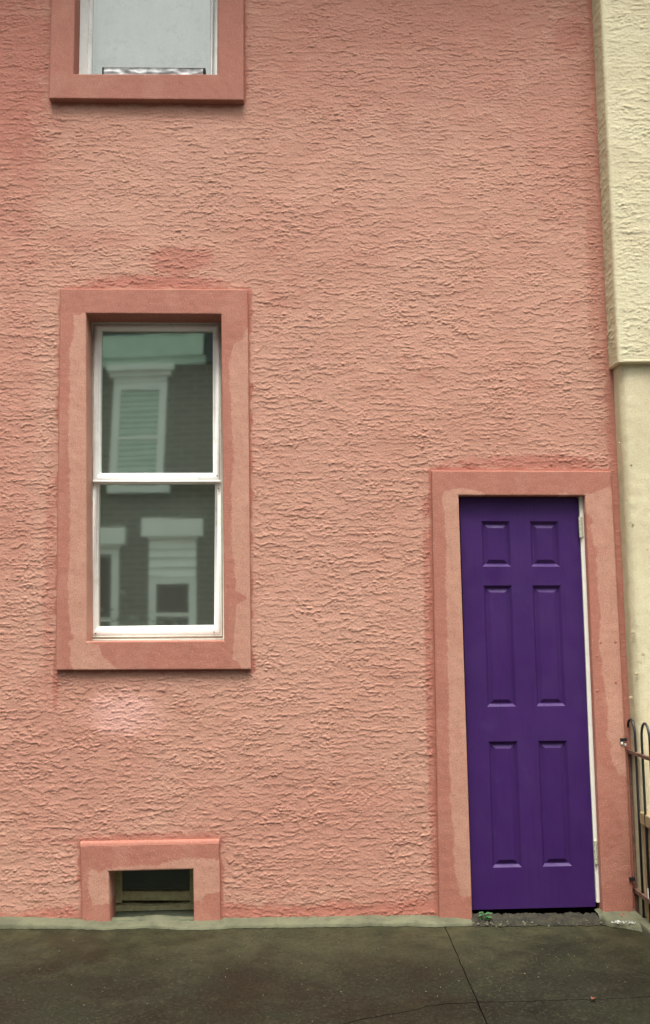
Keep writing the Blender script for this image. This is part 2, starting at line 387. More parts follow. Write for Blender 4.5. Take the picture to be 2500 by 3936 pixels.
def slab(poly):
    # grow inwards for the gap by building the slab with a bevelled rim
    bm = bmesh.new(); n = len(poly)
    top = [bm.verts.new((x, y, 0.0)) for x, y in poly]
    f = bm.faces.new(top)
    if f.normal.z < 0 or f.calc_area() < 0: pass
    bm.normal_update()
    if f.normal.z < 0: f.normal_flip()
    r = bmesh.ops.inset_region(bm, faces=[f], thickness=0.0035, depth=0.0, use_even_offset=True)
    for v in bm.verts:
        if v in top: v.co.z = -0.006
    rim = [e for e in bm.edges if e.is_boundary]
    ex = bmesh.ops.extrude_edge_only(bm, edges=rim)
    for v in [g for g in ex['geom'] if isinstance(g, bmesh.types.BMVert)]: v.co.z = -0.07
    bmesh.ops.triangulate(bm, faces=[q for q in bm.faces if len(q.verts) > 4])
    me = bpy.data.meshes.new('paving_slab'); bm.to_mesh(me); bm.free(); me.materials.append(M_pave)
    o = bpy.data.objects.new('paving_slab', me); link(o, pave); lay(o); return o
G = 0.0022
GC = 0.0030
def sh(pts, dx, dy): return [(x + dx, y + dy) for x, y in pts]
slab([(-14, 0.5)] + sh(left_ck, -G, GC) + sh(jb[::-1], -G, 0)[1:])
slab(sh(jb, G, 0) + sh(right_ck, G, GC)[1:] + [(14, 0.5)])
slab([(-14, -3.0)] + [p for p in sh(jf[::-1], -G, -GC)][0:-1] + sh(left_ck[::-1], -G, -GC))
slab(sh(jf, G, -GC) + [(14, -3.0)] + sh(right_ck[::-1], G, -GC)[:-1])
tag(lay(MB().box(-14, 14, -3.16, -3.004, -0.3, -0.004).build('kerb', M_kerb)), kind='structure')
tag(lay(MB()  .box(-20, 20, -9.0, -3.164, -0.4, -0.13).build('road', M_asph)), kind='structure')
tag(lay(MB().box(-14, 14, -9.164, -9.004, -0.3, -0.004).build('far_kerb', M_kerb)), kind='structure')
tag(lay(MB().box(-14, 14, -12.2, -9.168, -0.3, 0.0).build('far_pavement', M_kerb)), kind='structure')
tag(MB().box(-150, 150, -150, 150, -1.6, -1.2).build('ground', M_asph), kind='structure')

# ================================================================== PINK HOUSE
house = empty('stucco_house', (-0.4, 0, 0))
tag(house, 'salmon pink stucco row house with narrow purple door and white sash windows', 'house')

WY = -0.026      # front of the window bands
MO = [XZ(214, 2577, WY), XZ(231, 1108, WY), XZ(952.5, 1111, WY), XZ(965, 2574, WY)]          # main window band: BL TL TR BR
MI = [XZ(334, 2466, WY), XZ(331, 1204, WY), XZ(851, 1207, WY), XZ(862, 2463, WY)]
UY = -0.040
a0 = XZ(188, 377, UY); a1 = XZ(938, 384, UY); b0 = XZ(283, 283, UY); b1 = XZ(838, 284, UY); tl = XZ(193, 0, UY); til = XZ(289, 0, UY); tr_ = XZ(941, 0, UY); tir = XZ(842, 0, UY)
zt = tl[1] + 0.95
UO = [a0, (a0[0] + 0.0, zt + 0.14), (a1[0], zt + 0.14), a1]
UI = [b0, (b0[0], zt), (b1[0], zt), b1]
DY = -0.026
DO = [XZ(1690, 3535, DY), XZ(1661, 1808, DY), XZ(2350, 1810, DY), XZ(2440, 3530, DY)]
DI = [XZ(1817, 3535, DY), XZ(1764, 1904, DY), XZ(2250, 1905, DY), XZ(2319, 3530, DY)]
VY = -0.021
VO = [XZ(316, 3556, VY), XZ(308, 3252, VY), XZ(843, 3242, VY), XZ(849, 3556, VY)]
VI = [XZ(424, 3556, VY), XZ(418, 3351, VY), XZ(743, 3342, VY), XZ(746, 3556, VY)]

PXc = XZ(2276, 0, 0)[0]                      # where the neighbour begins
def rect(q): return (min(p[0] for p in q), max(p[0] for p in q), min(p[1] for p in q), max(p[1] for p in q))
def mid(o, i): return [((a[0] + b[0]) / 2, (a[1] + b[1]) / 2) for a, b in zip(o, i)]

# stucco wall as real relief
dx, dz = 0.0046, 0.0036
gx = np.concatenate([np.arange(-2.7, -1.726, 0.010), np.arange(-1.72, 1.735, dx)]); gz = np.concatenate([np.arange(-0.09, 5.148, dz), np.arange(5.15, 5.76, 0.009)])
X, Z = np.meshgrid(gx, gz)
hgt = trowel(X, Z, 0)
def rect_out(q):          # distance outside a quadrilateral, in metres
    return -poly_sd(X, Z, q)
dM, dU, dD, dV = rect_out(MO), rect_out(UO), rect_out(DO), rect_out(VO)
# relief fades to a trowelled margin beside each band and beside the neighbour
near = np.minimum(np.minimum(dM, dU), np.minimum(dD, dV))
edge = 1.705 - X
hgt *= 0.35 + 0.65 * sstep(0.004, 0.03, near + 0.012 * pn(X * 22, Z * 22, 51))
hgt *= 0.35 + 0.65 * sstep(0.0, 0.05, edge)
n1 = pn(X * 9, Z * 12, 61); n2 = pn(X * 30, Z * 40, 62); n3 = pn(X * 2.2, Z * 2.6, 63)
wob = 0.016 * n1 + 0.009 * n2
coat_shade = np.zeros_like(X)
def halo(d, wdt): return 1 - sstep(wdt - 0.006, wdt + 0.006, d + wob)
mrec = rect(MO); urec = rect(UO); drec = rect(DO); vrec = rect(VO)
coat_shade = np.maximum(coat_shade, halo(dM, 0.012)); coat_shade = np.maximum(coat_shade, halo(dU, 0.018)); coat_shade = np.maximum(coat_shade, halo(dD, 0.020)); coat_shade = np.maximum(coat_shade, halo(dV, 0.014))
# brushed-over darker paint, plus wide faint patches that paint in dimmer wall edges
def patch(u, v, ru, rv, k=1.0, soft=0.35):
    x0, z0 = XZ(u, v); e = np.hypot((X - x0) / (ru / 770), (Z - z0) / (rv / 770)) + 0.35 * n1 + 0.25 * n2
    return k * (1 - sstep(1 - soft, 1 + soft, e))
for p in ((690, 1005, 120, 60, .75), (610, 1085, 250, 30, .9), (350, 920, 190, 40, .3), (215, 2600, 12, 130, .9), (190, 2200, 22, 420, .5), (40, 250, 170, 420, .85), (110, 90, 90, 260, .5),
          (2190, 130, 90, 90, .7), (1500, 60, 620, 200, .5), (60, 600, 120, 500, .4), (1250, 330, 300, 90, .25), (1000, 180, 60, 250, .3), (1450, 160, 950, 330, .34), (2200, 330, 110, 420, .35), (1250, 900, 380, 130, .16), (1150, 3200, 520, 230, .28), (250, 2950, 330, 300, .30), (50, 1600, 90, 700, .30), (2150, 500, 160, 420, .3), (2270, 700, 30, 900, .45), (2080, 1778, 320, 28, .85), (560, 3225, 300, 22, .8), (900, 3300, 60, 40, .3), (1560, 3450, 200, 50, .45), (1652, 2720, 13, 850, .8), (700, 1290, 22, 12, .4)):
    coat_shade = np.maximum(coat_shade, patch(*p))
zb = XZ(600, 3535)[1]
coat_shade = np.maximum(coat_shade, 0.95 * (1 - sstep(0.032, 0.075, Z - zb + wob * 1.6)))
coat_shade = np.maximum(coat_shade, 0.8 * (1 - sstep(0.012, 0.05, edge + wob)))
# further random blotches of the darker coat
coat_shade = np.clip(coat_shade + 0.35 * sstep(0.25, 0.8, n3) * sstep(-0.2, 0.6, n1), 0, 1)
chalk = np.maximum(patch(470, 2740, 125, 75, .9, .5), patch(1490, 3255, 45, 12, .0))
hgt += 0.0016 * chalk * pn(X * 120, Z * 120, 77)
ok = np.ones(X.shape, bool)
def cut(o, i, open_bottom=False):
    q = mid(o, i)
    return poly_sd(X, Z, q) > 0
hole = cut(MO, MI) | cut(UO, UI) | cut(DO, DI) | cut(VO, VI)
ny, nx = X.shape
idx = np.arange(ny * nx).reshape(ny, nx)
fq = np.stack([idx[:-1, :-1], idx[:-1, 1:], idx[1:, 1:], idx[1:, :-1]], -1)
keep = ~(hole[:-1, :-1] & hole[:-1, 1:] & hole[1:, 1:] & hole[1:, :-1])
V = np.stack([X, -hgt, Z], -1).reshape(-1, 3)
wall = mesh_np('wall', V, fq[keep], M_stucco, house, {'coat_shade': coat_shade, 'chalk': chalk, 'crest': sstep(0.0034, 0.0062, hgt) * (1 - .5 * coat_shade)}, smooth=True)  # height mask for the painted highlights along the ridges
# the plain continuation of the house outside the photograph
wb = MB()
wb.box(-6.0, -2.698, 0.0, 0.3, -0.12, 6.3).box(-2.698, 1.735, 0.0, 0.3, 5.748, 6.02)
wb.build('wall', M_stucco, house)
MB().box(-6.0, 1.69, -0.64, 0.3, 6.03, 6.22).box(-6.0, 1.69, -0.22, 0.0, 5.86, 6.025).build('cornice', M_bwhite, house)  # unseen eave, its overhang shaped to shade the top of the wall

def ring(name, O, I, prof, m, parent, step=0.005, closed=True, lights=None, smooth=False, attr_noise=True):
    """band between quads O and I (BL TL TR BR). prof = list of (fraction across, y)."""
    corners = [0, 1, 2, 3] + ([0] if closed else [])
    Vs = []; 
    path = []
    for a, b in zip(corners[:-1], corners[1:]):
        L = math.dist(O[a], O[b]); n = max(1, int(L / step))
        for k in range(n): path.append((a, b, k / n))
    path.append((corners[-2], corners[-1], 1.0))
    PO = np.array([[O[a][j] + (O[b][j] - O[a][j]) * t for j in (0, 1)] for a, b, t in path])
    PI_ = np.array([[I[a][j] + (I[b][j] - I[a][j]) * t for j in (0, 1)] for a, b, t in path])
    T = np.array([p[0] for p in prof]); Y = np.array([p[1] for p in prof])
    G_ = PO[:, None, :] * (1 - T[None, :, None]) + PI_[:, None, :] * T[None, :, None]
    n, k = len(path), len(prof)
    V = np.empty((n, k, 3)); V[..., 0] = G_[..., 0]; V[..., 2] = G_[..., 1]; V[..., 1] = Y[None, :]
    if closed is True: pass
    ii = np.arange(n * k).reshape(n, k)
    F = np.stack([ii[:-1, :-1], ii[:-1, 1:], ii[1:, 1:], ii[1:, :-1]], -1).reshape(-1, 4)
    at = None
    if lights is not None:
        px, pz = V[..., 0], V[..., 2]
        sd = np.full(px.shape, -1.0)
        for pl in lights: sd = np.maximum(sd, poly_sd(px, pz, pl))
        sd += 0.006 * pn(px * 24, pz * 24, 71) + 0.005 * pn(px * 62, pz * 62, 72) + 0.003 * pn(px * 150, pz * 150, 75)
        at = {'coat_shade': np.clip(sstep(-0.003, 0.003, sd) * (0.88 + 0.22 * pn(px * 14, pz * 14, 73)) + 0.22 * sstep(0.05, 0.5, pn(px * 9, pz * 5, 76)), 0, 1)}
        # slight hand-trowelled unevenness of the face
        V[..., 1] -= 0.0007 * pn(px * 30, pz * 30, 74) * (np.abs(V[..., 1] - min(Y)) < 1e-6)
    o = mesh_np(name, V.reshape(-1, 3), F, m, parent, at, smooth)
    return o
def band_prof(yf, yb, w, y_in, step=0.005, bev=0.004):
    n = max(2, int(w / step)); b = bev / w
    return [(0.0, yb), (0.0, yf + bev)] + [(b * .35, yf + bev * .3)] + [(b + (1 - 2 * b) * k / n, yf) for k in range(n + 1)] + [(1 - b * .35, yf + bev * .3), (1.0, yf + bev), (1.0, y_in * 0.5), (1.0, y_in)]
def PL(pts, y): return [XZ(u, v, y) for u, v in pts]

# bands round the openings, two coats of paint showing
light_main = [PL([(284, 1210), (340, 1200), (345, 1800), (345, 2470), (380, 2480), (392, 2520), (432, 2552), (466, 2585), (279, 2585), (268, 2532), (273, 2503), (264, 2468), (282, 2450), (270, 2409), (262, 2350),
                  (262, 2246), (268, 2120), (269, 1968), (262, 1700), (268, 1450), (265, 1364), (270, 1327), (281, 1296), (284, 1260)], WY),
              PL([(975, 1258), (948, 1260), (932, 1306), (901, 1322), (890, 1364), (880, 1395), (883, 1442), (891, 1638), (899, 1769), (887, 1883), (891, 1968), (891, 2074), (903, 2213), (907, 2270), (953, 2299),
                  (912, 2328), (899, 2458), (895, 2532), (924, 2557), (932, 2590), (985, 2590)], WY)]
ring('window_surround', MO, MI, band_prof(WY, 0.012, 0.13, 0.17), M_trim, house, lights=light_main)
ring('window_surround', UO, UI, band_prof(UY, 0.012, 0.13, 0.17), M_trim, house, lights=[])
light_door = [PL([(1704, 1888), (1740, 1880), (1775, 1878), (1830, 1882), (1865, 1900), (1865, 1925), (1770, 1925), (1835, 3440), (1790, 3450), (1773, 3443), (1761, 3410), (1745, 3303), (1745, 3197), (1732, 3075), (1728, 2952),
                  (1724, 2622), (1722, 2426), (1712, 2238), (1718, 2123), (1708, 1968), (1700, 1930)], DY),
              PL([(2252, 1898), (2287, 1895), (2310, 1881), (2370, 1868), (2450, 2985), (2410, 2990), (2380, 2970), (2362, 2943), (2352, 2918), (2350, 2861), (2335, 2824), (2340, 2724), (2330, 2662), (2325, 2619), (2313, 2587), (2315, 2540),
                  (2302, 2475), (2307, 2400), (2312, 2346), (2305, 2317), (2299, 2259), (2294, 2186), (2296, 2113), (2281, 2084), (2273, 2026), (2276, 1997), (2258, 1971), (2240, 1960)], DY),
              PL([(2150, 1899), (2170, 1894), (2190, 1899), (2185, 1912), (2150, 1912)], DY)]
ring('door_surround', DO, DI, band_prof(DY, 0.012, 0.12, 0.06), M_trim, house, closed=False, lights=light_door)
ring('cellar_surround', VO, VI, [(0.0, 0.012), (0.0, VY + 0.010)] + band_prof(VY, 0.012, 0.10, 0.16)[1:], M_trim, house, closed=False,
     lights=[PL([(351, 3338), (378, 3354), (414, 3342), (465, 3334), (528, 3330), (543, 3320), (567, 3330), (610, 3326), (633, 3315), (692, 3301), (740, 3297), (790, 3301), (846, 3307), (868, 3310), (868, 3430), (790, 3436), (779, 3464),
                 (735, 3464), (735, 3350), (430, 3355), (430, 3480), (359, 3480), (343, 3425), (337, 3385), (343, 3354)], VY)])
# sloping shoulder that sheds rain on top of the cellar surround
q0, q1 = XZ(308, 3252, VY), XZ(843, 3242, VY)
def off(q, d): return (q[0], q[1] + d)
sh_b = MB()
ns = 24
vs_ = []
for k in range(ns + 1):
    t = k / ns; x = q0[0] + (q1[0] - q0[0]) * t; z = q0[1] + (q1[1] - q0[1]) * t
    vs_ += [(x, VY - .0005, z - 0.004), (x, VY + 0.002, z + 0.006), (x, VY + 0.0065, z + 0.0155), (x, 0.006, z + 0.0175)]
fs_ = []
for k in range(ns):
    for j in range(3): fs_.append((k * 4 + j, k * 4 + 4 + j, k * 4 + 5 + j, k * 4 + 1 + j))
MB().add(vs_, fs_).build('shoulder', M_trim, house, smooth=True)

# ---------- sash window of the ground floor
win = empty('window', (MI[0][0], 0.1, MI[0][1]), house); win.location = Vector((MI[0][0], 0.1, MI[0][1])) - world_of(house)
tag(win, 'white sash window with dark reflecting glass')
FY = 0.118
def grow(q, d): 
    (ax, az), (bx, bz), (cx, cz), (ex, ez) = q
    return [(ax - d, az - d), (bx - d, bz + d), (cx + d, cz + d), (ex + d, ez - d)]
def sash_prof(yf, yb, w, bev=0.003):
    b = bev / w
    return [(0, yb), (0, yf + bev), (b, yf), (0.62, yf), (0.66, yf + 0.004), (1 - b, yf + 0.005), (1, yf + 0.005 + bev), (1, yb)]
fo = [XZ(338, 2463, FY), XZ(349, 1240, FY), XZ(852, 1240, FY), XZ(864, 2460, FY)]
us_o = [XZ(356, 1852, FY), XZ(364, 1250, FY), XZ(843, 1250, FY), XZ(847, 1851, FY)]
us_i = [XZ(386, 1818, FY), XZ(390, 1267, FY), XZ(818, 1269, FY), XZ(819, 1817, FY)]
ls_o = [XZ(348, 2446, FY), XZ(357, 1846, FY), XZ(846, 1846, FY), XZ(851, 2442, FY)]
ls_i = [XZ(375, 2408, FY), XZ(380, 1859, FY), XZ(826, 1857, FY), XZ(823, 2402, FY)]
ring('frame', grow(fo, 0.02), [ls_o[0], us_o[1], us_o[2], ls_o[3]], [(0, 0.17), (0, FY + 0.003), (0.55, FY), (0.62, FY), (0.66, FY + 0.010), (0.82, FY + 0.010), (0.86, FY + 0.002), (1, FY + 0.004), (1, 0.17)], M_offwhite, win, step=5)
ring('upper_sash', us_o, us_i, sash_prof(FY - 0.004, 0.16, 0.034), M_white, win, step=5)
ring('lower_sash', ls_o, ls_i, sash_prof(FY + 0.008, 0.17, 0.034), M_white, win, step=5)
ml, mr = XZ(354, 1834, FY), XZ(848, 1834, FY)
MB().quadprism([XZ(356, 1853, FY - 0.012), XZ(848, 1853, FY - 0.012), XZ(848, 1846, FY - 0.012), XZ(356, 1846, FY - 0.012)], FY - 0.010, FY + 0.02, 0.002).build('meeting_rail', M_white, win)
for (u, v) in ((835, 1828), (841, 1877), (367, 2436), (823, 2430)):
    p = onY(u, v, FY - 0.005)
    mb = MB(); mb.tube([(p.x, p.y, p.z), (p.x, p.y + 0.008, p.z)], 0.0035, 8); mb.build('screw', M_rust, win)
def pane(name, q, y, m, parent, twist, n=14):
    (ax, az), (bx, bz), (cx, cz), (ex, ez) = q
    vs = []; 
    for j in range(n + 1):
        for i in range(n + 1):
            s, t = i / n, j / n
            x = (ax * (1 - s) + ex * s) * (1 - t) + (bx * (1 - s) + cx * s) * t
            z = (az * (1 - s) + ez * s) * (1 - t) + (bz * (1 - s) + cz * s) * t
            vs.append((x, y + twist * (s - .5) * (t - .5) * 4, z))
    fs = [(j * (n + 1) + i, j * (n + 1) + i + 1, (j + 1) * (n + 1) + i + 1, (j + 1) * (n + 1) + i) for j in range(n) for i in range(n)]
    return MB().add(vs, fs).build(name, m, parent, smooth=True)
pane('pane', grow(us_i, 0.008), FY + 0.022, M_glass, win, -0.0006)
pane('pane', grow(ls_i, 0.008), FY + 0.034, M_glass, win, 0.0)
def room(q, y0, y1, m, parent, d=0.25):
    x0, x1, z0, z1 = rect(q); x0 -= d; x1 += d; z0 -= d; z1 += d
    vs = [(x0, y0, z0), (x1, y0, z0), (x1, y0, z1), (x0, y0, z1), (x0, y1, z0), (x1, y1, z0), (x1, y1, z1), (x0, y1, z1)]
    return MB().add(vs, [(4, 5, 6, 7), (0, 1, 5, 4), (1, 2, 6, 5), (2, 3, 7, 6), (3, 0, 4, 7)]).build('room', m, parent)
room(MI, 0.165, 1.6, M_room, house)

# ---------- upper window, cut by the top of the photograph
uw = empty('window', (0, 0, 0), house); uw.location = Vector((UI[0][0], 0.1, UI[0][1])) - world_of(house)
tag(uw, 'upper window with pale shade and foil on its sill')
uy = 0.085
def upq(uL, uR, vb=283, top=zt + 0.02, y=uy):
    l = XZ(uL, vb, y); r = XZ(uR, vb, y); return [(l[0], l[1] - 0.05), (l[0], top), (r[0], top), (r[0], r[1] - 0.05)]
ring('frame', upq(285, 850, top=zt + .04), upq(333, 818, top=zt - 0.02), [(0, 0.17), (0, uy + .003), (.45, uy), (.5, uy + .006), (1, uy + .006), (1, 0.17)], M_white, uw, step=5)
ring('sash', upq(333, 818, top=zt - .02), upq(349, 808, top=zt - 0.06), [(0, 0.17), (0, uy + .012), (.6, uy + .012), (.7, uy + .018), (1, uy + .018), (1, 0.17)], M_shade, uw, step=5)
pane('pane', upq(345, 812, top=zt - .05), uy + 0.03, M_glass_up, uw, 0.0)
# shade behind the glass, gently rippled
g = upq(345, 830, top=zt - .05, y=0.20); n = 40; vs_ = []
for j in range(2):
    for i in range(n + 1):
        s = i / n; vs_.append((g[0][0] + (g[3][0] - g[0][0]) * s, 0.19 + 0.003 * math.sin(s * 31) + 0.002 * math.sin(s * 77), g[0][1] + 0.0 if j == 0 else g[1][1]))
MB().add(vs_, [(i, i + 1, n + 2 + i, n + 1 + i) for i in range(n)]).build('shade', M_shade, uw, smooth=True)
# dark tray with crumpled foil lying on the sill
fl, fr = XZ(392, 281, 0.06), XZ(790, 281, 0.06); fzt = XZ(500, 257, 0.06)[1]
MB().quadprism([(fl[0], fl[1] - .06), (fr[0], fl[1] - .06), (fr[0], fzt + .003), (fl[0], fzt)], 0.062, 0.105, 0.002).build('tray', M_black, uw)
nx_, nz_ = 70, 8; vs_ = []
for j in range(nz_ + 1):
    for i in range(nx_ + 1):
        s, t = i / nx_, j / nz_; x = fl[0] + .012 + (fr[0] - fl[0] - .024) * s; z = fl[1] - .02 + (fzt - 0.010 - fl[1] + .02) * t
        vs_.append((x, 0.047 + 0.008 * abs(mnoise.noise((x * 9, z * 30, 1))) + 0.003 * mnoise.noise((x * 28, z * 50, 4)), z))
MB().add(vs_, [(j * (nx_ + 1) + i, j * (nx_ + 1) + i + 1, (j + 1) * (nx_ + 1) + i + 1, (j + 1) * (nx_ + 1) + i) for j in range(nz_) for i in range(nx_)]).build('foil', M_foil, uw)
room(UI, 0.165, 1.2, M_room, house)

# ---------- cellar window
cw = empty('cellar_window', (0, 0, 0), house); cw.location = Vector((VI[0][0], 0.1, 0.05)) - world_of(house)
tag(cw, 'small dark cellar window with weathered boards')
cy_ = 0.15
def Q4(uL, vT, uR, vB, y): return [XZ(uL, vB, y), XZ(uR, vB, y), XZ(uR, vT, y), XZ(uL, vT, y)]
cg = [XZ(474, 3424, cy_), XZ(474, 3345, cy_), XZ(728, 3340, cy_), XZ(728, 3424, cy_)]
co = [XZ(440, 3470, cy_), XZ(440, 3320, cy_), XZ(760, 3315, cy_), XZ(760, 3470, cy_)]
MB().quadprism(Q4(440, 3322, 470, 3470, cy_), cy_ - 0.012, 0.19, .002).build('frame', M_wood, cw)
MB().quadprism(Q4(731, 3322, 765, 3470, cy_), cy_ - 0.012, 0.19, .002).build('frame', M_wood, cw)
MB().quadprism(Q4(440, 3426, 765, 3462, cy_), cy_ - 0.006, 0.19, .003).build('board', M_wood, cw)
# warped lower board with a curved gap above it
vs_ = []; n = 24
zt0 = XZ(600, 3474, cy_)[1]; zb0 = XZ(600, 3494, cy_)[1]; xl, xr = XZ(440, 3470, cy_)[0], XZ(765, 3470, cy_)[0]
for i in range(n + 1):
    s = i / n; x = xl + (xr - xl) * s; d = -0.006 * math.sin(math.pi * min(1, max(0, (s - .15) / .75)))
    vs_ += [(x, cy_ - .02, zb0 - .002), (x, cy_ - .022, zt0 + d), (x, 0.19, zt0 + d + .004)]
MB().add(vs_, [(i * 3 + j, i * 3 + 3 + j, i * 3 + 4 + j, i * 3 + 1 + j) for i in range(n) for j in range(2)]).build('board', M_wood, cw)
pane('pane', grow(cg, 0.02), cy_ + 0.012, M_glass_dark, cw, 0.0)
sl = MB(); zs = XZ(600, 3500, 0.14)[1]
vs_ = []; n = 20
for i in range(n + 1):
    s = i / n; x = VI[0][0] + .002 + (VI[3][0] - VI[0][0] - .004) * s
    vs_ += [(x, 0.2, zs + .006), (x, 0.10, zs - .004 + .004 * mnoise.noise((x * 20, 0, 3))), (x, 0.03, zs - .022 + .004 * mnoise.noise((x * 18, 2, 3))), (x, -0.022, 0.012 + GZ(x) * .5), (x, -0.026, -0.03)]
MB().add(vs_, [(i * 5 + j, i * 5 + 5 + j, i * 5 + 6 + j, i * 5 + 1 + j) for i in range(n) for j in range(4)])  .build('sill', M_sill, cw, smooth=True)
room(VI, 0.16, 0.8, M_black, house, 0.1)

# ---------- purple door
door = empty('door', (0, 0, 0), house); door.location = Vector((DI[0][0], 0.03, 0.05)) - world_of(house)
LY = 0.022
tag(door, 'narrow purple six panel door')
L4 = [XZ(1817, 3498, LY), XZ(1768, 1912, LY), XZ(2224, 1914, LY), XZ(2291, 3486, LY)]
def leaf_xz(s, t):      # s from the left edge, t from the bottom
    (ax, az), (bx, bz), (cx, cz), (ex, ez) = L4
    return ((ax * (1 - s) + ex * s) * (1 - t) + (bx * (1 - s) + cx * s) * t, (az * (1 - s) + ez * s) * (1 - t) + (bz * (1 - s) + cz * s) * t)
zmin, zmax = (L4[0][1] + L4[3][1]) / 2, (L4[1][1] + L4[2][1]) / 2
def tz(v): return (XZ(2020, v, LY)[1] - zmin) / (zmax - zmin)
SS = [0, .174, .413, .582, .823, 1]
TT = [0, tz(3334), tz(2849), tz(2716), tz(2250), tz(2178), tz(2003), 1]
lf = MB()
hp = [(i, j) for i in (1, 3) for j in (1, 3, 5)]
for j in range(7):
    for i in range(5):
        if (i, j) in hp: continue
        q = [leaf_xz(SS[i], TT[j]), leaf_xz(SS[i + 1], TT[j]), leaf_xz(SS[i + 1], TT[j + 1]), leaf_xz(SS[i], TT[j + 1])]
        lf.add([(x, LY, z) for x, z in q], [(0, 1, 2, 3)])
qq = [leaf_xz(0, 0), leaf_xz(1, 0), leaf_xz(1, 1), leaf_xz(0, 1)]
lf.add([(x, LY, z) for x, z in qq] + [(x, LY + .04, z) for x, z in qq], [(7, 6, 5, 4)] + [(i, i + 4, (i + 1) % 4 + 4, (i + 1) % 4) for i in range(4)])
lf.build('leaf', M_door, door)
for i, j in hp:
    q = [leaf_xz(SS[i], TT[j]), leaf_xz(SS[i + 1], TT[j]), leaf_xz(SS[i + 1], TT[j + 1]), leaf_xz(SS[i], TT[j + 1])]
    def insq(d): return [(q[0][0] + d, q[0][1] + d), (q[1][0] - d, q[1][1] + d), (q[2][0] - d, q[2][1] - d), (q[3][0] + d, q[3][1] - d)]
    vs_ = []; lv = [(0, 0), (0.001, .0005), (0.0125, .0120), (0.014, .0126), (0.019, .0126), (0.033, .0062), (0.035, .0052), (0.037, .005)]
    for d, dy in lv: vs_ += [(x, LY + dy, z) for x, z in insq(d)]
    fs_ = [(k * 4 + a, k * 4 + (a + 1) % 4, k * 4 + 4 + (a + 1) % 4, k * 4 + 4 + a) for k in range(len(lv) - 1) for a in range(4)]
    fs_.append(tuple(range(len(lv) * 4 - 4, len(lv) * 4)))
    MB().add(vs_, fs_).build('panel', M_door, door)
JY = 0.012
for (va, vb) in ((1906, 3470),):
    def jx_(v): 
        ks = [(1906, 2227, 2243), (2400, 2248, 2266), (2950, 2270, 2289), (3470, 2295, 2313)]
        L = np.interp(v, [k[0] for k in ks], [k[1] for k in ks]); R_ = np.interp(v, [k[0] for k in ks], [k[2] for k in ks]); return L, R_
    mb = MB(); vv = [1900, 2050, 2200, 2400, 2680, 2950, 3200, 3470]
    vs_ = []
    for v in vv:
        L, R_ = jx_(v); a = XZ(L, v, JY); b = XZ(R_, v, JY)
        vs_ += [(a[0], JY, a[1]), (b[0], JY, b[1]), (b[0], JY + .05, b[1]), (a[0], JY + .05, a[1])]
    fs_ = [(k * 4 + a, k * 4 + (a + 1) % 4, k * 4 + 4 + (a + 1) % 4, k * 4 + 4 + a) for k in range(len(vv) - 1) for a in range(4)] + [tuple(range(len(vs_) - 4, len(vs_)))]
    mb.add(vs_, fs_).build('jamb', M_jamb, door)
M_hinge = plain('painted hinge', (0.50, 0.50, 0.38), 0.5, 0.15, 40, 150, 0.001, dirt=(0.16, 0.12, 0.06), dirt_amt=0.8)
for (u0_, v0, v1, sl_) in ((2230, 1986, 2066, 4), (2288, 3232, 3322, 5)):
    hb = MB(); 
    a = onY(u0_, v0, JY - .006); b = onY(u0_ + sl_, v1, JY - .006)
    for k in range(5):
        p, q = a.lerp(b, k / 5 + .006), a.lerp(b, (k + 1) / 5 - .006)
        hb.tube([p, q], 0.0075, 10)
    hb.quadprism([(b.x, b.z), (b.x + .016, b.z), (a.x + .016, a.z), (a.x, a.z)], JY - .003, JY + .004, .0008)
    hb.build('hinge', M_hinge, door, smooth=False)
room(DI, 0.058, 0.7, M_black, house, 0.12)
# paint blisters on the right door band
for (u, v, r) in ((2368, 2467, 6), (2368, 2623, 8), (2297, 2655, 7), (2310, 2470, 5), (2295, 2522, 5)):
    p = onY(u, v, DY); rr = r / 770; vs_ = [(p.x, DY - .0022, p.z)]
    for k in range(12): vs_.append((p.x + rr * .6 * math.cos(k * math.pi / 6), DY - .0016, p.z + rr * .7 * math.sin(k * math.pi / 6)))
    for k in range(12): vs_.append((p.x + rr * math.cos(k * math.pi / 6), DY + .001, p.z + rr * 1.1 * math.sin(k * math.pi / 6)))
    fs_ = [(0, 1 + k, 1 + (k + 1) % 12) for k in range(12)] + [(1 + k, 13 + k, 13 + (k + 1) % 12, 1 + (k + 1) % 12) for k in range(12)]
    MB().add(vs_, fs_).build('blister', M_trim, house, smooth=True)

